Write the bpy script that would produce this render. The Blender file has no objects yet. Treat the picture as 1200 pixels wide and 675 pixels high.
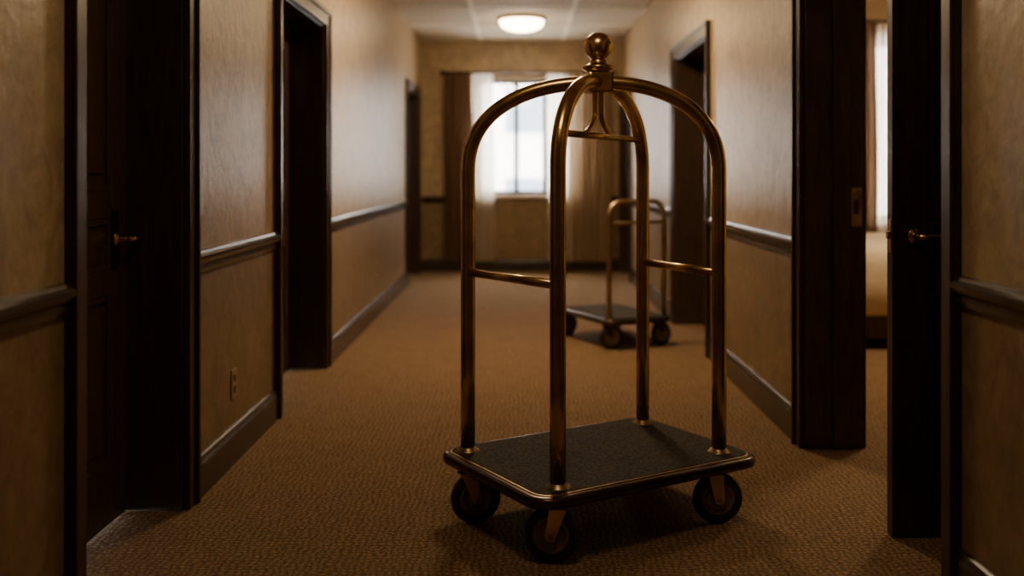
import bpy, bmesh, math
from mathutils import Vector, Matrix
S = bpy.context.scene
COL = S.collection
LX, RX, FY, CZ = -1.19, 1.24, 12.07, 2.8
BY = -1.8

# ---------------- materials ----------------
def newmat(name):
    m = bpy.data.materials.new(name); m.use_nodes = True
    nt = m.node_tree
    return m, nt, nt.nodes['Principled BSDF']
def simple(name, col, rough=.5, metal=0, var=.12, scale=20, bump=0.0, bscale=200, coat=0, stretch=(1,1,1), spec=.5):
    m, nt, b = newmat(name)
    b.inputs['Metallic'].default_value = metal
    b.inputs['Roughness'].default_value = rough
    b.inputs['Coat Weight'].default_value = coat
    b.inputs['Specular IOR Level'].default_value = spec
    tc = nt.nodes.new('ShaderNodeTexCoord')
    mp = nt.nodes.new('ShaderNodeMapping'); mp.inputs['Scale'].default_value = stretch
    nt.links.new(tc.outputs['Object'], mp.inputs['Vector'])
    n = nt.nodes.new('ShaderNodeTexNoise'); n.inputs['Scale'].default_value = scale; n.inputs['Detail'].default_value = 5
    nt.links.new(mp.outputs[0], n.inputs['Vector'])
    r = nt.nodes.new('ShaderNodeValToRGB')
    r.color_ramp.elements[0].position = .3; r.color_ramp.elements[1].position = .7
    r.color_ramp.elements[0].color = tuple(c*(1-var) for c in col)+(1,)
    r.color_ramp.elements[1].color = tuple(min(1, c*(1+var)) for c in col)+(1,)
    nt.links.new(n.outputs['Fac'], r.inputs['Fac']); nt.links.new(r.outputs[0], b.inputs['Base Color'])
    if bump:
        n2 = nt.nodes.new('ShaderNodeTexNoise'); n2.inputs['Scale'].default_value = bscale
        nt.links.new(mp.outputs[0], n2.inputs['Vector'])
        bp = nt.nodes.new('ShaderNodeBump'); bp.inputs['Strength'].default_value = bump; bp.inputs['Distance'].default_value = .002
        nt.links.new(n2.outputs['Fac'], bp.inputs['Height']); nt.links.new(bp.outputs[0], b.inputs['Normal'])
    return m

def wallpaper(name, up, low, zsplit=.86):
    m, nt, b = newmat(name)
    b.inputs['Roughness'].default_value = .38
    b.inputs['Specular IOR Level'].default_value = .45
    tc = nt.nodes.new('ShaderNodeTexCoord')
    sx = nt.nodes.new('ShaderNodeSeparateXYZ'); nt.links.new(tc.outputs['Object'], sx.inputs[0])
    gt = nt.nodes.new('ShaderNodeMath'); gt.operation = 'GREATER_THAN'; gt.inputs[1].default_value = zsplit
    nt.links.new(sx.outputs['Z'], gt.inputs[0])
    mix = nt.nodes.new('ShaderNodeMix'); mix.data_type = 'RGBA'
    mix.inputs[6].default_value = low+(1,); mix.inputs[7].default_value = up+(1,)
    nt.links.new(gt.outputs[0], mix.inputs[0])
    mpp = nt.nodes.new('ShaderNodeMapping'); mpp.inputs['Scale'].default_value = (1, 1, .75); mpp.inputs['Rotation'].default_value = (.6, 0, 0)
    nt.links.new(tc.outputs['Object'], mpp.inputs['Vector'])
    n = nt.nodes.new('ShaderNodeTexNoise'); n.inputs['Scale'].default_value = 9; n.inputs['Detail'].default_value = 12; n.inputs['Roughness'].default_value = .8
    n.inputs['Distortion'].default_value = .8
    nt.links.new(mpp.outputs[0], n.inputs['Vector'])
    r = nt.nodes.new('ShaderNodeMapRange'); r.inputs[1].default_value = .32; r.inputs[2].default_value = .68
    r.inputs[3].default_value = .56; r.inputs[4].default_value = 1.32
    nt.links.new(n.outputs['Fac'], r.inputs[0])
    mm = nt.nodes.new('ShaderNodeVectorMath'); mm.operation = 'SCALE'
    nt.links.new(mix.outputs[2], mm.inputs[0]); nt.links.new(r.outputs[0], mm.inputs['Scale'])
    nt.links.new(mm.outputs[0], b.inputs['Base Color'])
    n2 = nt.nodes.new('ShaderNodeTexNoise'); n2.inputs['Scale'].default_value = 28; n2.inputs['Detail'].default_value = 6
    nt.links.new(mpp.outputs[0], n2.inputs['Vector'])
    bp = nt.nodes.new('ShaderNodeBump'); bp.inputs['Strength'].default_value = .45; bp.inputs['Distance'].default_value = .006
    nt.links.new(n2.outputs['Fac'], bp.inputs['Height']); nt.links.new(bp.outputs[0], b.inputs['Normal'])
    return m

def carpet(name):
    m, nt, b = newmat(name)
    b.inputs['Roughness'].default_value = .95
    b.inputs['Specular IOR Level'].default_value = .15
    b.inputs['Sheen Weight'].default_value = .05
    tc = nt.nodes.new('ShaderNodeTexCoord')
    n0 = nt.nodes.new('ShaderNodeTexNoise'); n0.inputs['Scale'].default_value = 14
    nt.links.new(tc.outputs['Object'], n0.inputs['Vector'])
    add = nt.nodes.new('ShaderNodeVectorMath'); add.operation = 'MULTIPLY_ADD'
    nt.links.new(n0.outputs['Color'], add.inputs[0]); add.inputs[1].default_value = (.05, .05, 0)
    nt.links.new(tc.outputs['Object'], add.inputs[2])
    waves = []
    for d in ('X', 'Y'):
        w = nt.nodes.new('ShaderNodeTexWave'); w.bands_direction = d; w.inputs['Scale'].default_value = 14 if d == 'X' else 15
        w.inputs['Distortion'].default_value = 2.8; w.inputs['Detail'].default_value = 3; w.inputs['Detail Scale'].default_value = 4
        nt.links.new(add.outputs[0], w.inputs['Vector']); waves.append(w)
    mu = nt.nodes.new('ShaderNodeMath'); mu.operation = 'MULTIPLY'
    nt.links.new(waves[0].outputs['Fac'], mu.inputs[0]); nt.links.new(waves[1].outputs['Fac'], mu.inputs[1])
    n1 = nt.nodes.new('ShaderNodeTexNoise'); n1.inputs['Scale'].default_value = 95; n1.inputs['Detail'].default_value = 4; n1.inputs['Roughness'].default_value = .8
    nt.links.new(tc.outputs['Object'], n1.inputs['Vector'])
    n3 = nt.nodes.new('ShaderNodeTexNoise'); n3.inputs['Scale'].default_value = 5; n3.inputs['Detail'].default_value = 3
    nt.links.new(tc.outputs['Object'], n3.inputs['Vector'])
    s = nt.nodes.new('ShaderNodeMath'); s.operation = 'MULTIPLY_ADD'; s.inputs[1].default_value = .50
    nt.links.new(mu.outputs[0], s.inputs[0])
    s2 = nt.nodes.new('ShaderNodeMath'); s2.operation = 'MULTIPLY_ADD'; s2.inputs[1].default_value = 2.0
    s3 = nt.nodes.new('ShaderNodeMath'); s3.operation = 'MULTIPLY_ADD'; s3.inputs[1].default_value = .12; s3.inputs[2].default_value = -.78
    nt.links.new(n3.outputs['Fac'], s3.inputs[0]); nt.links.new(s3.outputs[0], s2.inputs[2])
    nt.links.new(n1.outputs['Fac'], s2.inputs[0]); nt.links.new(s2.outputs[0], s.inputs[2])
    r = nt.nodes.new('ShaderNodeValToRGB')
    r.color_ramp.elements[0].position = .08; r.color_ramp.elements[0].color = (.070, .036, .015, 1)
    r.color_ramp.elements[1].position = .9; r.color_ramp.elements[1].color = (.44, .275, .135, 1)
    nt.links.new(s.outputs[0], r.inputs['Fac']); nt.links.new(r.outputs[0], b.inputs['Base Color'])
    bp = nt.nodes.new('ShaderNodeBump'); bp.inputs['Strength'].default_value = .6; bp.inputs['Distance'].default_value = .006
    nt.links.new(s.outputs[0], bp.inputs['Height']); nt.links.new(bp.outputs[0], b.inputs['Normal'])
    return m

def fabric(name, col, trans=.5, alpha=0.0):
    m = bpy.data.materials.new(name); m.use_nodes = True; nt = m.node_tree
    nt.nodes.remove(nt.nodes['Principled BSDF']); out = nt.nodes['Material Output']
    tc = nt.nodes.new('ShaderNodeTexCoord'); n = nt.nodes.new('ShaderNodeTexNoise'); n.inputs['Scale'].default_value = 60
    nt.links.new(tc.outputs['Object'], n.inputs['Vector'])
    r = nt.nodes.new('ShaderNodeValToRGB'); r.color_ramp.elements[0].color = tuple(c*.85 for c in col)+(1,); r.color_ramp.elements[1].color = col+(1,)
    nt.links.new(n.outputs['Fac'], r.inputs['Fac'])
    d = nt.nodes.new('ShaderNodeBsdfDiffuse'); t = nt.nodes.new('ShaderNodeBsdfTranslucent'); mx = nt.nodes.new('ShaderNodeMixShader')
    nt.links.new(r.outputs[0], d.inputs[0]); nt.links.new(r.outputs[0], t.inputs[0])
    mx.inputs[0].default_value = trans; nt.links.new(d.outputs[0], mx.inputs[1]); nt.links.new(t.outputs[0], mx.inputs[2])
    last = mx
    if alpha:
        tr = nt.nodes.new('ShaderNodeBsdfTransparent'); m2 = nt.nodes.new('ShaderNodeMixShader'); m2.inputs[0].default_value = alpha
        nt.links.new(mx.outputs[0], m2.inputs[1]); nt.links.new(tr.outputs[0], m2.inputs[2]); last = m2
    nt.links.new(last.outputs[0], out.inputs[0])
    return m
def glassmat():
    m = bpy.data.materials.new('pane_glass'); m.use_nodes = True; nt = m.node_tree
    nt.nodes.remove(nt.nodes['Principled BSDF']); out = nt.nodes['Material Output']
    t = nt.nodes.new('ShaderNodeBsdfTransparent'); g = nt.nodes.new('ShaderNodeBsdfGlossy'); g.inputs['Roughness'].default_value = .02
    mx = nt.nodes.new('ShaderNodeMixShader'); mx.inputs[0].default_value = .06
    nt.links.new(t.outputs[0], mx.inputs[1]); nt.links.new(g.outputs[0], mx.inputs[2]); nt.links.new(mx.outputs[0], out.inputs[0])
    return m
def emis(name, col, st):
    m, nt, b = newmat(name)
    b.inputs['Base Color'].default_value = col+(1,); b.inputs['Emission Color'].default_value = col+(1,)
    b.inputs['Emission Strength'].default_value = st
    return m

M_WALL = wallpaper('wallpaper', (.43, .315, .18), (.25, .17, .088))
M_ROOM = simple('bedroom_paint', (.50, .37, .22), .7, var=.05)
M_CARPET = carpet('carpet_woven')
M_CEIL = simple('ceiling_tile', (.50, .41, .29), .8, var=.05, bump=.3)
M_GRID = simple('ceiling_tbar', (.80, .70, .54), .6, var=.03)
M_WOOD = simple('dark_wood', (.046, .026, .015), .33, var=.4, scale=9, stretch=(6, 6, .6), spec=.45)
M_DOOR = simple('door_wood', (.075, .042, .024), .32, var=.35, scale=9, stretch=(6, 6, .6), spec=.5)
M_TRIM = simple('dark_trim', (.044, .032, .025), .25, var=.25, scale=9, spec=.7)
M_BRASS = simple('aged_brass', (.60, .42, .18), .24, 1, var=.30, scale=11, bump=.05, bscale=60)
M_BRASS2 = simple('dull_brass', (.40, .29, .16), .36, 1, var=.2, scale=14)
M_BRONZE = simple('dark_bronze', (.080, .053, .035), .27, .75, var=.25, scale=14)
M_DECK = simple('deck_carpet', (.044, .037, .030), .9, var=.75, scale=90, bump=1.0, bscale=200, spec=.2)
M_RUB = simple('rubber', (.022, .020, .018), .40, var=.2)
M_HUB = simple('wheel_hub', (.24, .20, .155), .40, .6, var=.2)
M_DRAPE = fabric('brown_drape', (.22, .13, .075), .3)
M_BEIGE = fabric('beige_drape', (.66, .52, .36), .65)
M_SHEER = fabric('sheer_fabric', (.90, .82, .70), .7, .2)
M_GLASS = glassmat()
M_BLACK = simple('window_frame_paint', (.02, .017, .014), .4)
M_SILL = simple('sill_paint', (.5, .41, .28), .4, var=.04)
M_PLATE = simple('outlet_plastic', (.34, .23, .13), .4, var=.05)
M_BED = simple('bed_linen', (.68, .56, .38), .9, var=.08, bump=.4, bscale=30)
M_PILL = simple('pillow_linen', (.75, .68, .55), .9, var=.05)
M_LAMP = emis('lamp_glass', (1.0, .74, .44), 28)
M_LAMP2 = emis('lamp_glass_mid', (1.0, .73, .43), 88)
M_FILL_NEAR = emis('fill_dome_near', (1.0, .74, .45), 13)
M_FILL_BED = emis('fill_dome_bedroom', (1.0, .76, .48), 85)

# ---------------- mesh builder ----------------
class MB:
    def __init__(s): s.bm = bmesh.new(); s.mats = []
    def mi(s, mat):
        if mat not in s.mats: s.mats.append(mat)
        return s.mats.index(mat)
    def faces(s, vs, fs, mat, smooth=False, M=None):
        bv = [s.bm.verts.new((M @ Vector(v)) if M else v) for v in vs]
        k = s.mi(mat)
        for f in fs:
            try:
                fc = s.bm.faces.new([bv[i] for i in f]); fc.material_index = k; fc.smooth = smooth
            except ValueError: pass
    def box(s, x0, x1, y0, y1, z0, z1, mat, M=None):
        v = [(x0,y0,z0),(x1,y0,z0),(x1,y1,z0),(x0,y1,z0),(x0,y0,z1),(x1,y0,z1),(x1,y1,z1),(x0,y1,z1)]
        f = [(0,3,2,1),(4,5,6,7),(0,1,5,4),(1,2,6,5),(2,3,7,6),(3,0,4,7)]
        s.faces(v, f, mat, M=M)
    def tube(s, pts, r, mat, seg=16, M=None, cap=True):
        pts = [Vector(p) for p in pts]; n = len(pts)
        T = []
        for i in range(n):
            a = pts[max(i-1,0)]; b = pts[min(i+1,n-1)]; T.append((b-a).normalized())
        up = Vector((0,0,1)) if abs(T[0].z) < .9 else Vector((1,0,0))
        N = T[0].cross(up).normalized(); vs = []; 
        for i in range(n):
            N = (N - T[i]*N.dot(T[i])).normalized(); B = T[i].cross(N)
            rr = r[i] if isinstance(r, (list, tuple)) else r
            for k in range(seg):
                a = 2*math.pi*k/seg; vs.append(pts[i] + (N*math.cos(a)+B*math.sin(a))*rr)
        fs = [(i*seg+k, i*seg+(k+1)%seg, (i+1)*seg+(k+1)%seg, (i+1)*seg+k) for i in range(n-1) for k in range(seg)]
        s.faces(vs, fs, mat, True, M)
        if cap:
            s.faces(vs[:seg], [tuple(range(seg))], mat, False, M); s.faces(vs[-seg:], [tuple(range(seg))], mat, False, M)
    def lathe(s, prof, mat, seg=32, M=None):
        vs = []
        for r, z in prof:
            for k in range(seg):
                a = 2*math.pi*k/seg; vs.append((r*math.cos(a), r*math.sin(a), z))
        n = len(prof)
        fs = [(i*seg+k, i*seg+(k+1)%seg, (i+1)*seg+(k+1)%seg, (i+1)*seg+k) for i in range(n-1) for k in range(seg)]
        s.faces(vs, fs, mat, True, M)
    def prism_y(s, prof, y0, y1, mat):
        n = len(prof)
        vs = [(x,y0,z) for x,z in prof]+[(x,y1,z) for x,z in prof]
        fs = [(i,(i+1)%n,n+(i+1)%n,n+i) for i in range(n)]+[tuple(range(n)), tuple(range(2*n-1,n-1,-1))]
        s.faces(vs, fs, mat)
    def prism_x(s, prof, x0, x1, mat):
        n = len(prof)
        vs = [(x0,y,z) for y,z in prof]+[(x1,y,z) for y,z in prof]
        fs = [(i,(i+1)%n,n+(i+1)%n,n+i) for i in range(n)]+[tuple(range(n)), tuple(range(2*n-1,n-1,-1))]
        s.faces(vs, fs, mat)
    def rrect(s, hx, hy, r, layers, mat, M=None, cx=0, cy=0, seg=10):
        # layers: list of (inset, z)
        vs = []; 
        for ins, z in layers:
            for (sx, sy, a0) in ((1,1,0),(-1,1,90),(-1,-1,180),(1,-1,270)):
                for k in range(seg+1):
                    a = math.radians(a0+90*k/seg); rr = max(r-ins, .002)
                    vs.append((cx+sx*(hx-r)+rr*math.cos(a), cy+sy*(hy-r)+rr*math.sin(a), z))
        m = 4*(seg+1); n = len(layers)
        fs = [(i*m+k, i*m+(k+1)%m, (i+1)*m+(k+1)%m, (i+1)*m+k) for i in range(n-1) for k in range(m)]
        s.faces(vs, fs, mat, True, M)
        s.faces(vs[:m], [tuple(reversed(range(m)))], mat, False, M); s.faces(vs[-m:], [tuple(range(m))], mat, False, M)
    def obj(s, name, parent=None, bevel=0, loc=None, rot=None, subsurf=0, weld=True):
        if weld: bmesh.ops.remove_doubles(s.bm, verts=s.bm.verts, dist=1e-5)
        bmesh.ops.recalc_face_normals(s.bm, faces=s.bm.faces)
        me = bpy.data.meshes.new(name); s.bm.to_mesh(me); s.bm.free()
        for m in s.mats: me.materials.append(m)
        o = bpy.data.objects.new(name, me); COL.objects.link(o)
        if parent: o.parent = parent
        if loc: o.location = loc
        if rot: o.rotation_euler = rot
        if bevel:
            b = o.modifiers.new('bevel', 'BEVEL'); b.width = bevel; b.segments = 2; b.limit_method = 'ANGLE'; b.angle_limit = math.radians(40)
        if subsurf:
            b = o.modifiers.new('sub', 'SUBSURF'); b.levels = subsurf; b.render_levels = subsurf
        return o
def empty(name, loc=(0,0,0), rz=0):
    e = bpy.data.objects.new(name, None); COL.objects.link(e); e.location = loc; e.rotation_euler = (0,0,rz); e.empty_display_size = .2
    return e

# ---------------- room shell ----------------
DH = 2.10
L_OP = [(2.69, 3.54), (4.93, 6.08), (10.49, 11.71)]
R_OP = [(2.87, 4.33), (6.51, 7.87), (10.98, 11.93)]
def wall_side(name, xa, xb, ops):
    b = MB(); y = BY
    for a, c in ops:
        b.box(xa, xb, y, a, 0, CZ, M_WALL); b.box(xa, xb, a, c, DH, CZ, M_WALL); y = c
    b.box(xa, xb, y, FY, 0, CZ, M_WALL)
    return b.obj(name, weld=False)
wall_side('wall_left', LX-.25, LX, L_OP)
wall_side('wall_right', RX, RX+.25, R_OP)
WX0, WX1, WZ0, WZ1 = -.50, .62, .93, 2.33
b = MB()
b.box(LX-.25, WX0, FY, FY+.25, 0, CZ, M_WALL); b.box(WX1, RX+.25, FY, FY+.25, 0, CZ, M_WALL)
b.box(WX0, WX1, FY, FY+.25, 0, WZ0, M_WALL); b.box(WX0, WX1, FY, FY+.25, WZ1, CZ, M_WALL)
b.obj('wall_far', weld=False)
b = MB(); b.box(LX-.25, RX+.25, BY-.2, BY, 0, CZ, M_WALL); b.obj('wall_back')
b = MB(); b.box(LX-.25, 5.0, BY-.2, FY+.25, -.1, 0, M_CARPET); b.obj('floor')
b = MB(); b.box(LX-.25, 5.0, BY-.2, FY+.25, CZ, CZ+.1, M_CEIL); b.obj('ceiling')
b = MB()
for x in (-.46, .53): b.box(x-.022, x+.022, BY, FY, CZ-.014, CZ, M_GRID)
for i in range(12):
    y = BY+.6+i*1.2
    if y < FY: b.box(LX, RX, y-.022, y+.022, CZ-.013, CZ, M_GRID)
b.obj('ceiling_grid')

# bedroom shell
BX1, BFY = 4.4, 9.2
VX0, VX1, VZ0, VZ1 = 3.25, 4.25, .75, 2.42
b = MB(); b.box(RX+.25, VX0, BFY, BFY+.2, 0, CZ, M_ROOM); b.box(VX1, BX1, BFY, BFY+.2, 0, CZ, M_ROOM)
b.box(VX0, VX1, BFY, BFY+.2, 0, VZ0, M_ROOM); b.box(VX0, VX1, BFY, BFY+.2, VZ1, CZ, M_ROOM); b.obj('wall_bedroom_far', weld=False)
b = MB(); b.box(BX1, BX1+.2, 2.5, BFY+.2, 0, CZ, M_ROOM); b.obj('wall_bedroom_side')
b = MB(); b.box(2.14, BX1, 3.2, 3.34, 0, CZ, M_ROOM); b.box(RX+.25, 2.28, 2.5, 2.6, 0, CZ, M_ROOM); b.box(2.14, 2.28, 2.6, 3.2, 0, CZ, M_ROOM)
b.obj('wall_bedroom_near', weld=False)

# ---------------- chair rails / baseboards ----------------
CW = .085
def rail_prof(x, s):   # s=+1 protrudes +x
    return [(x, .828), (x+s*.012, .828), (x+s*.016, .842), (x+s*.016, .858), (x+s*.026, .866), (x+s*.034, .880), (x+s*.034, .892), (x+s*.022, .900), (x+s*.018, .910), (x, .912)]
def base_prof(x, s):
    return [(x, 0), (x+s*.020, 0), (x+s*.020, .118), (x+s*.014, .130), (x+s*.012, .145), (x+s*.004, .150), (x, .150)]
for side, x, s, ops in (('left', LX, 1, L_OP), ('right', RX, -1, R_OP)):
    segs = []; y = BY
    for a, c in ops: segs.append((y, a-CW)); y = c+CW
    if y < FY-.02: segs.append((y, FY))
    b = MB(); b2 = MB()
    for a, c in segs:
        b.prism_y(rail_prof(x, s), a, c, M_TRIM); b2.prism_y(base_prof(x, s), a, c, M_TRIM)
    b.obj('chair_rail_'+side, weld=False); b2.obj('baseboard_'+side, weld=False)
b = MB(); b.prism_x([(FY-(p[0]), p[1]) for p in rail_prof(0, 1)], LX+.035, -.88, M_TRIM); b.prism_x([(FY-(p[0]), p[1]) for p in rail_prof(0, 1)], 1.12, RX-.035, M_TRIM)
b.obj('chair_rail_far', weld=False)
b = MB(); b.prism_x([(FY-(p[0]), p[1]) for p in base_prof(0, 1)], LX+.02, RX-.02, M_TRIM); b.obj('baseboard_far')

# ---------------- door trims (jamb linings + casings) ----------------
n = 0
def door_trim(x, s, a, c):
    """x wall face, s = +1 for left wall (room on +x side)"""
    global n; n += 1
    b = MB(); t = .022; d = .25
    def bx(xa, xb, *r): b.box(min(xa, xb), max(xa, xb), *r, M_WOOD)
    # lining
    bx(x, x-s*d, a, a+.018, 0, DH-.018); bx(x, x-s*d, c-.018, c, 0, DH-.018); bx(x, x-s*d, a, c, DH-.018, DH)
    # casings corridor side (two-step profile)
    for (y0, y1, i0, i1) in ((a-CW, a+.004, a-CW, a-CW+.022), (c-.004, c+CW, c+CW-.022, c+CW)):
        bx(x, x+s*t, y0, y1, 0, DH+CW)
        bx(x+s*t, x+s*(t+.012), i0, i1, 0, DH+CW)
    bx(x, x+s*t, a+.004, c-.004, DH-.004, DH+CW); bx(x+s*t, x+s*(t+.012), a-CW, c+CW, DH+CW-.022, DH+CW+.0)
    b.obj('trim_%d' % n, bevel=.003, weld=False)
for a, c in L_OP: door_trim(LX, 1, a, c)
for a, c in R_OP: door_trim(RX, -1, a, c)
# bedroom-side casing of the open doorway
b = MB(); b.box(RX+.25, RX+.27, R_OP[0][1]-.004, R_OP[0][1]+.08, 0, DH+.08, M_WOOD); b.box(RX+.25, RX+.27, 2.9, R_OP[0][1], DH-.004, DH+.08, M_WOOD)
b.box(RX+.12, RX+.19, R_OP[0][1]-.032, R_OP[0][1]-.018, 0, DH-.018, M_WOOD)
b.obj('trim_7', bevel=.003, weld=False)

# ---------------- doors ----------------
def leaf(w, h=2.075, t=.044, WD=None):
    """panelled leaf; local x 0..w, local y 0..t (front at y=0), z"""
    W = WD or M_WOOD
    b = MB(); st = .12
    b.box(0, st, 0, t, 0, h, W); b.box(w-st, w, 0, t, 0, h, W)
    zs = [(0, .2), (.78, .86), (1.04, 1.13), (h-.13, h)]
    for z0, z1 in zs: b.box(st, w-st, 0, t, z0, z1, W)
    for z0, z1 in ((.2, .78), (.86, 1.04), (1.13, h-.13)):
        b.box(st, w-st, .014, t-.014, z0, z1, W)
        m = .022
        b.box(st, st+m, .003, .014, z0, z1, W); b.box(w-st-m, w-st, .003, .014, z0, z1, W)
        b.box(st+m, w-st-m, .003, .014, z0, z0+m, W); b.box(st+m, w-st-m, .003, .014, z1-m, z1, W)
        if z1-z0 > .3: b.box(st+.06, w-st-.06, .005, .014, z0+.06, z1-.06, W)
    return b
def handle(xh, dirx, z=.97, plate=True):
    b = MB()
    if plate: b.box(xh-.022, xh+.022, -.008, 0, z-.10, z+.10, M_BRONZE)
    R = Matrix.Translation((xh, -.004, z)) @ Matrix.Rotation(math.radians(90), 4, 'X')
    b.lathe([(0.0, 0), (.026, 0), (.026, .008), (.012, .014), (.010, .04), (0, .04)], M_BRASS, 24, R)
    b.tube([(xh, -.04, z), (xh, -.055, z), (xh+dirx*.012, -.062, z), (xh+dirx*.05, -.062, z), (xh+dirx*.10, -.060, z-.002), (xh+dirx*.115, -.058, z-.006)], [.009,.010,.011,.010,.008,.007], M_BRASS, 12)
    return b
for i, (a, c) in enumerate(L_OP):
    e = empty('door_%d' % (i+1), (LX-.20, a+.02, .006), math.radians(90))
    w = c-a-.04
    leaf(w, WD=M_DOOR if i == 0 else M_WOOD).obj('leaf', e, bevel=.002, weld=False)
    handle(w-.10 if i == 0 else .4, 1, .965).obj('lever_handle', e, bevel=.001, weld=False)
    if i == 0:
        b = MB(); R = Matrix.Translation((.43, 0, 1.49)) @ Matrix.Rotation(math.radians(90), 4, 'X')
        b.lathe([(0,0),(.014,0),(.014,.006),(.008,.010),(0,.010)], M_BRASS2, 20, R)
        b.box(.40, .412, -.006, 0, 1.475, 1.505, M_BRASS2)
        b.obj('peephole', e)
for i, (a, c) in ((3, R_OP[1]), (4, R_OP[2])):
    e = empty('door_%d' % (i+1), (RX+.20, c-.02, .006), math.radians(-90))
    w = c-a-.04
    leaf(w).obj('leaf', e, bevel=.002, weld=False)
    handle(w-.12, -1, .965).obj('lever_handle', e, bevel=.001, weld=False)
# open door (near right)
e = empty('door_6', (1.224, 3.262, .006), math.radians(2.0))
leaf(.89).obj('leaf', e, bevel=.002, weld=False)
handle(.072, 1, .985, False).obj('lever_handle', e, bevel=.001, weld=False)
b = MB(); b.box(-.0015, 0, .010, .034, .93, 1.04, M_BRASS2); b.box(-.010, 0, .015, .029, .975, .998, M_BRASS2); b.obj('latch_plate', e)
b = MB()
for z in (.25, 1.05, 1.85): b.tube([(.897, .046, z), (.897, .046, z+.09)], .008, M_BRASS2, 10)
b.obj('hinges', e)
b = MB(); yy = R_OP[0][1]-.018
b.box(1.438, 1.484, yy-.003, yy, .965, 1.135, M_BRASS); b.box(1.452, 1.470, yy-.0045, yy-.003, 1.02, 1.08, M_BLACK); b.obj('strike_plate', bevel=.001, weld=False)

# outlets
for (y, z) in ((4.15, .32), (8.27, .40)):
    b = MB(); b.box(LX, LX+.006, y-.036, y+.036, z-.06, z+.06, M_PLATE)
    for dz in (-.024, .024): b.box(LX+.006, LX+.0075, y-.016, y+.016, z+dz-.014, z+dz+.014, M_TRIM)
    b.obj('wall_outlet', bevel=.001, weld=False)

# ---------------- windows ----------------
def window(name, x0, x1, z0, z1, y, mull, trans=None):
    e = empty(name)
    b = MB(); f = .05; yo = y+.10
    b.box(x0, x0+f, yo, yo+.06, z0, z1, M_BLACK); b.box(x1-f, x1, yo, yo+.06, z0, z1, M_BLACK)
    b.box(x0+f, x1-f, yo, yo+.06, z0, z0+f, M_BLACK); b.box(x0+f, x1-f, yo, yo+.06, z1-f, z1, M_BLACK)
    for m in mull: b.box(m-.030, m+.030, yo, yo+.06, z0+f, z1-f, M_BLACK)
    b.obj('frame', e, bevel=.003, weld=False)
    b = MB(); b.box(x0+f, x1-f, yo+.028, yo+.032, z0+f, z1-f, M_GLASS); b.obj('glass', e)
    b = MB(); b.box(x0-.05, x1+.05, y-.045, y, z0-.045, z0, M_SILL); b.box(x0, x1, y, yo, z0-.02, z0+.002, M_SILL); b.obj('sill', e, bevel=.004, weld=False)
    return e
window('window_1', WX0, WX1, WZ0, WZ1, FY, [-.03, .32])
window('window_2', VX0, VX1, VZ0, VZ1, BFY, [3.75])
def curtain(name, x0, x1, z0, z1, y, amp, waves, mat, ph=0, parent=None):
    nx, nz = 90, 14; vs = []; fs = []
    for j in range(nz+1):
        t = j/nz
        for i in range(nx+1):
            u = i/nx
            g = amp*(1-.35*t)
            yy = y + g*math.sin(2*math.pi*waves*u+ph+.4*math.sin(3*t)) + .3*g*math.sin(2*math.pi*waves*2.3*u+1+2*t)
            vs.append((x0+(x1-x0)*u+.01*math.sin(6*t+5*u), yy, z0+(z1-z0)*t))
    for j in range(nz):
        for i in range(nx):
            k = j*(nx+1)+i; fs.append((k, k+1, k+nx+2, k+nx+1))
    b = MB(); b.faces(vs, fs, mat, True)
    return b.obj(name, parent)
def drapes(rod_x0, rod_x1, y, z, parts):
    e = empty('window_curtains')
    b = MB(); b.tube([(rod_x0, y, z), (rod_x1, y, z)], .014, M_BRONZE, 12)
    for x in (rod_x0, rod_x1): b.lathe([(0,-.03),(.02,-.02),(.028,0),(.02,.02),(0,.03)], M_BRONZE, 16, Matrix.Translation((x, y, z)))
    for x in (rod_x0+.05, rod_x1-.05): b.box(x-.008, x+.008, y, y+.12, z-.008, z+.008, M_BRONZE)
    b.obj('curtain_rod', e)
    for p in parts: curtain(*p, parent=e)
drapes(-.92, 1.14, FY-.12, 2.40, [
    ('brown_drape', -.89, -.55, .13, 2.39, FY-.12, .035, 5, M_DRAPE),
    ('sheer_drape', -.56, -.30, .13, 2.385, FY-.10, .025, 5, M_SHEER, 1),
    ('sheer_drape', .34, .66, .13, 2.385, FY-.10, .025, 5, M_SHEER, 2),
    ('beige_drape', .60, 1.10, .13, 2.39, FY-.13, .035, 7, M_BEIGE)])
drapes(2.72, 4.30, BFY-.12, 2.58, [
    ('brown_drape', 2.78, 3.27, .05, 2.57, BFY-.13, .035, 6, M_DRAPE),
    ('sheer_drape', 3.26, 4.25, .05, 2.565, BFY-.10, .025, 13, M_SHEER)])

# ---------------- ceiling lamps ----------------
def lamp(x, y, mat, R=.235, z=CZ):
    e = empty('ceiling_lamp', (x, y, z))
    b = MB(); b.lathe([(0, 0), (R+.015, 0), (R+.015, -.03), (R-.005, -.035), (0, -.035)], M_BRASS2, 40); b.obj('lamp_base', e)
    b = MB(); b.lathe([(R-.01, -.036), (R-.012, -.06), (R*.85, -.095), (R*.6, -.122), (R*.3, -.138), (0, -.143)], mat, 40); b.obj('glass_dome', e)
lamp(.03, 10.3, M_LAMP)
lamp(.03, 6.5, M_LAMP2, .27)
lamp(.03, 2.3, M_FILL_NEAR, .27)  # out-of-view fill dome, added to light the cart and left door
lamp(3.0, 6.0, M_FILL_BED, .27)  # unseen bedroom dome, added to brighten the bed

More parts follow.
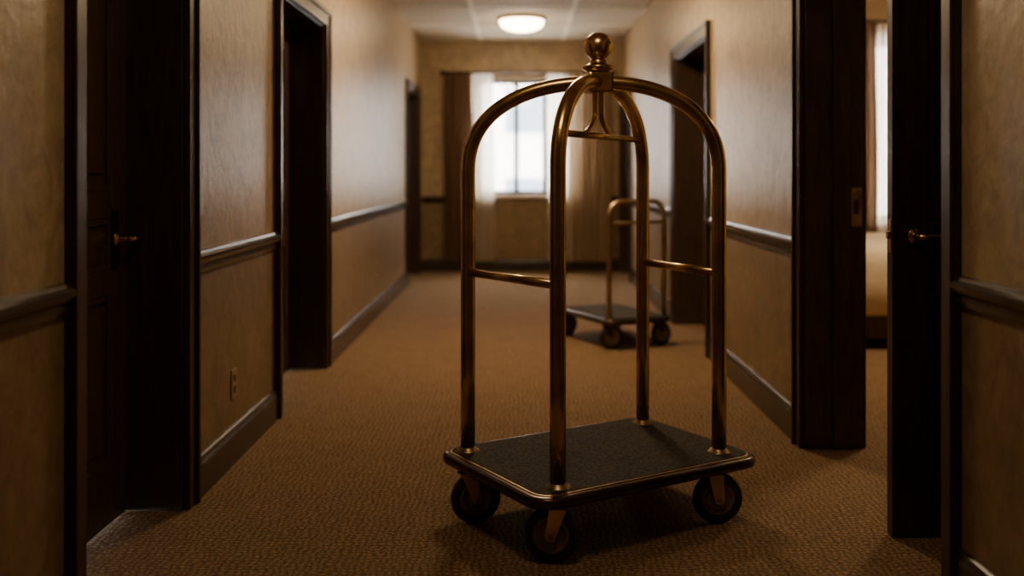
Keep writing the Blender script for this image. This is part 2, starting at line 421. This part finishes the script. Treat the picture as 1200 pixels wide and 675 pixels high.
# ---------------- luggage cart ----------------
cx, cy = .280, 3.506
th = math.radians(32)
cart = empty('luggage_cart', (cx, cy, 0), th)
def toloc(wx, wy):
    dx, dy = wx-cx, wy-cy
    return (dx*math.cos(th)+dy*math.sin(th), -dx*math.sin(th)+dy*math.cos(th))
Lh, Sh = .370, .241
def wl(sx, sy, shift):
    x = cx+sx*Lh*math.cos(th)-sy*Sh*math.sin(th)+shift; y = cy+sx*Lh*math.sin(th)+sy*Sh*math.cos(th)
    return toloc(x, y)
P = {'front': wl(-1,-1,.028), 'left': wl(-1,1,-.018), 'right': wl(1,-1,-.018), 'back': wl(1,1,.020)}
PZ = .215; HZ = 1.515; Z0 = 1.20; nexp = 2.3
for k, (px, py) in P.items():
    pts = [(px, py, PZ), (px, py, .5), (px, py, .85), (px, py, Z0-.02)]
    N = 34
    for i in range(N+1):
        a = (math.pi/2)*i/N
        c = math.cos(a)**(2/nexp) if i < N else 0; s_ = math.sin(a)**(2/nexp) if i else 0
        c = max(c, .02)
        pts.append((px*c, py*c, Z0+(HZ-Z0)*s_))
    b = MB(); b.tube(pts, .0255, M_BRASS, 24)
    b.obj('post_'+k, cart, weld=True)
    b = MB(); b.lathe([(.025, PZ+.018), (.030, PZ+.015), (.032, PZ+.009), (.040, PZ+.007), (.042, PZ-.001), (0, PZ-.001)], M_BRASS2, 28, Matrix.Translation((px, py, 0)))
    for q in range(4):
        a = q*math.pi/2+.6; b.lathe([(0, PZ+.010), (.003, PZ+.009), (.004, PZ+.006)], M_BRONZE, 8, Matrix.Translation((px+.036*math.cos(a), py+.036*math.sin(a), 0)))
    b.obj('flange_'+k, cart)
for nm, A, B_ in (('crossbar_1', 'front', 'left'), ('crossbar_2', 'right', 'back')):
    a, c = P[A], P[B_]
    b = MB(); z = .848
    b.tube([(a[0], a[1], z), (c[0], c[1], z)], .0145, M_BRASS, 16); b.obj(nm, cart)
f, k = Vector(P['front']+(0,)), Vector(P['back']+(0,)); d = (k-f).normalized()
b = MB(); zb = 1.325
b.tube([f+Vector((0,0,zb)), k+Vector((0,0,zb))], .0115, M_BRASS, 16)
for sg in (-1, 1):
    pts = []
    for i in range(17):
        t = i/16
        off = sg*(.030+.12*max(0, (t-.45)/.55)**2.4)
        pts.append(d*off + Vector((0, 0, 1.50-(1.50-zb)*t)))
    b.tube(pts, .0105, M_BRASS, 12)
b.obj('hanging_bar', cart)
b = MB(); 
b.box(-.045, .045, -.045, .045, HZ-.036, HZ+.036, M_BRASS, Matrix.Rotation(math.radians(-22), 4, 'Z'))
b.obj('hub_block', cart, bevel=.008)
b = MB()
ball = [(.05*math.sin(math.radians(a)), 1.643-.05*math.cos(math.radians(a))) for a in range(25, 181, 8)]
b.lathe([(0, HZ+.03), (.040, HZ+.032), (.040, HZ+.040), (.054, HZ+.046), (.057, HZ+.053), (.054, HZ+.060), (.038, HZ+.064), (.030, HZ+.070), (.030, HZ+.078), (.024, HZ+.084)]+ball+[(0, 1.693)], M_BRASS, 40)
b.obj('finial', cart)
m = .100; HX, HY = Lh+m, Sh+m
b = MB(); b.rrect(HX, HY, .085, [(.018, .176), (.004, .180), (0, .187), (0, .202), (.004, .210), (.012, .214), (.026, .214)], M_BRONZE); b.obj('platform', cart)
b = MB(); b.rrect(HX-.024, HY-.024, .062, [(0, .212), (0, .2165), (.002, .2175), (.005, .2175)], M_BRASS2); b.obj('deck_edging', cart)
b = MB(); b.rrect(HX-.031, HY-.031, .055, [(0, .213), (0, .219), (.002, .2195)], M_DECK); b.obj('deck_mat', cart)
def caster(parent, lx, ly, ang, name, r=.086, zp=.177, trail=.03, brass=M_BRASS):
    """ang: direction the wheel axle points (local), radians"""
    ax = Vector((math.cos(ang), math.sin(ang), 0)); rl = Vector((-ax.y, ax.x, 0))
    c = Vector((lx, ly, r)); top = c - rl*trail
    b = MB()
    R = Matrix.Translation(c) @ ax.to_track_quat('Z', 'Y').to_matrix().to_4x4()
    w = .020
    b.lathe([(r*.72, -w*.8), (r*.88, -w), (r*.96, -w*.75), (r, -w*.35), (r, w*.35), (r*.96, w*.75), (r*.88, w), (r*.72, w*.8)], M_RUB, 40, R)
    for sg in (-1, 1):
        b.lathe([(0, sg*w*.95), (r*.18, sg*w*.95), (r*.22, sg*w*.5), (r*.50, sg*w*.5), (r*.55, sg*w*.85), (r*.64, sg*w*.9), (r*.66, sg*w*.7)], M_HUB, 40, R)
        b.lathe([(r*.66, sg*w*.7), (r*.72, sg*w*.8)], M_RUB, 40, R)
    b.tube([c-ax*.034, c+ax*.034], .009, M_BRASS2, 12)
    b.obj(name+'_wheel', parent)
    b = MB()
    b.lathe([(0, zp-.006), (.03, zp-.006), (.034, zp-.004), (.034, zp), (0, zp)], brass, 24, Matrix.Translation((top.x, top.y, 0)))
    M = Matrix(((rl.x, ax.x, 0, 0), (rl.y, ax.y, 0, 0), (0, 0, 1, 0), (0, 0, 0, 1)))
    for sg in (-1, 1):
        y0, y1 = sg*.025, sg*.031
        prof = [(-trail-.024, zp-.004), (-trail+.030, zp-.004), (.017, r), (.011, r-.014), (-.011, r-.014), (-.017, r)]
        vs = [(p[0], y0, p[1]) for p in prof]+[(p[0], y1, p[1]) for p in prof]; q = 6
        fs = [(i, (i+1)%q, q+(i+1)%q, q+i) for i in range(q)]+[tuple(range(q)), tuple(range(2*q-1, q-1, -1))]
        b.faces(vs, fs, brass, False, Matrix.Translation((c.x, c.y, 0)) @ M)
    b.obj(name+'_fork', parent, bevel=.0015, weld=False)
for i, (wx, wy, an, tr) in enumerate(((.100, 3.065, -98, -.02), (-.148, 3.41, -75, .03), (.680, 3.41, -85, .015), (.45, 3.84, -70, .03))):
    lx, ly = toloc(wx, wy)
    caster(cart, lx, ly, math.radians(an)-th, 'caster_%d' % (i+1), trail=tr)

# ---------------- second (low) cart ----------------
c2 = empty('platform_trolley', (.675, 7.12, 0), math.radians(25))
hx, hy = .26, .38
b = MB(); b.rrect(hx, hy, .07, [(.015, .166), (.003, .170), (0, .176), (0, .192), (.004, .200), (.012, .204)], M_BRONZE); b.obj('platform', c2)
b = MB(); b.rrect(hx-.03, hy-.03, .045, [(0, .203), (0, .209), (.002, .2095)], M_DECK); b.obj('deck_mat', c2)
b = MB(); y0 = -hy+.06; xx = hx-.04; zt = 1.0; rr = .10
pts = [(-xx, y0, .205), (-xx, y0, .6), (-xx, y0, zt-rr)]
pts += [(-xx+rr-rr*math.cos(a), y0, zt-rr+rr*math.sin(a)) for a in [math.pi/2*i/8 for i in range(1, 9)]]
pts += [(xx-rr+rr*math.sin(a), y0, zt-rr+rr*math.cos(a)) for a in [math.pi/2*i/8 for i in range(0, 9)]]
pts += [(xx, y0, .6), (xx, y0, .205)]
b.tube(pts, .018, M_BRASS2, 16); b.tube([(-xx, y0, .855), (xx, y0, .855)], .011, M_BRASS2, 12); b.obj('handle_hoop', c2)
for i, (sx, sy) in enumerate(((-1,-1),(1,-1),(-1,1),(1,1))):
    caster(c2, sx*(hx-.06), sy*(hy-.07), math.radians(-70+i*12-25), 'caster_%d' % (i+1), r=.082, zp=.167, brass=M_BRONZE)

# ---------------- bed ----------------
bed = empty('bed', (0, 0, 0))
b = MB(); b.box(2.25, 4.25, 6.72, 8.32, .08, .26, M_WOOD)
for x in (2.32, 4.18):
    for y in (6.80, 8.24): b.box(x-.03, x+.03, y-.03, y+.03, 0, .08, M_WOOD)
b.obj('bed_base', bed, bevel=.005, weld=False)
b = MB(); b.rrect(1.05, .86, .14, [(.04, .235), (.0, .26), (0, .45), (.0, .58), (.02, .65), (.06, .69), (.12, .70)], M_BED, Matrix.Translation((3.2, 7.52, 0)))
b.obj('duvet', bed)
for y in (7.12, 7.92):
    b = MB(); b.rrect(.2, .33, .12, [(.10, .68), (.03, .71), (0, .76), (.03, .81), (.09, .84)], M_PILL, Matrix.Translation((3.95, y, 0))); b.obj('pillow', bed)
b = MB(); b.box(4.28, 4.37, 6.6, 8.44, 0, 1.2, M_WOOD); b.obj('headboard', bed, bevel=.01)

# ---------------- outside building ----------------
M_FAC = simple('facade_stone', (.50, .50, .50), .8, var=.05, scale=.5)
M_FWIN = simple('facade_glass', (.11, .14, .19), .3)
b = MB(); b.box(-9, 14, 30, 34, -6, 9, M_FAC)
for i in range(11):
    for j in range(4):
        x = -8.4+i*2.0; z = -4+j*3.2; b.box(x, x+1.1, 29.93, 30.0, z, z+1.8, M_FWIN)
b.obj('neighbouring_building', weld=False)

# ---------------- world ----------------
w = bpy.data.worlds.new('World'); S.world = w; w.use_nodes = True
bg = w.node_tree.nodes['Background']; bg.inputs[0].default_value = (1.0, .95, .88, 1); bg.inputs[1].default_value = 27.0

# ---------------- camera ----------------
cd = bpy.data.cameras.new('camera'); co = bpy.data.objects.new('camera', cd); COL.objects.link(co)
co.location = (0, 0, 1.2); co.rotation_euler = (math.radians(90), 0, 0)
cd.sensor_width = 36; cd.lens = 35; cd.shift_y = -(337.5-202)/1200; cd.shift_x = -8/1200
cd.dof.use_dof = True; cd.dof.focus_distance = 3.3; cd.dof.aperture_fstop = 1.25
cd.clip_start = .05
S.camera = co
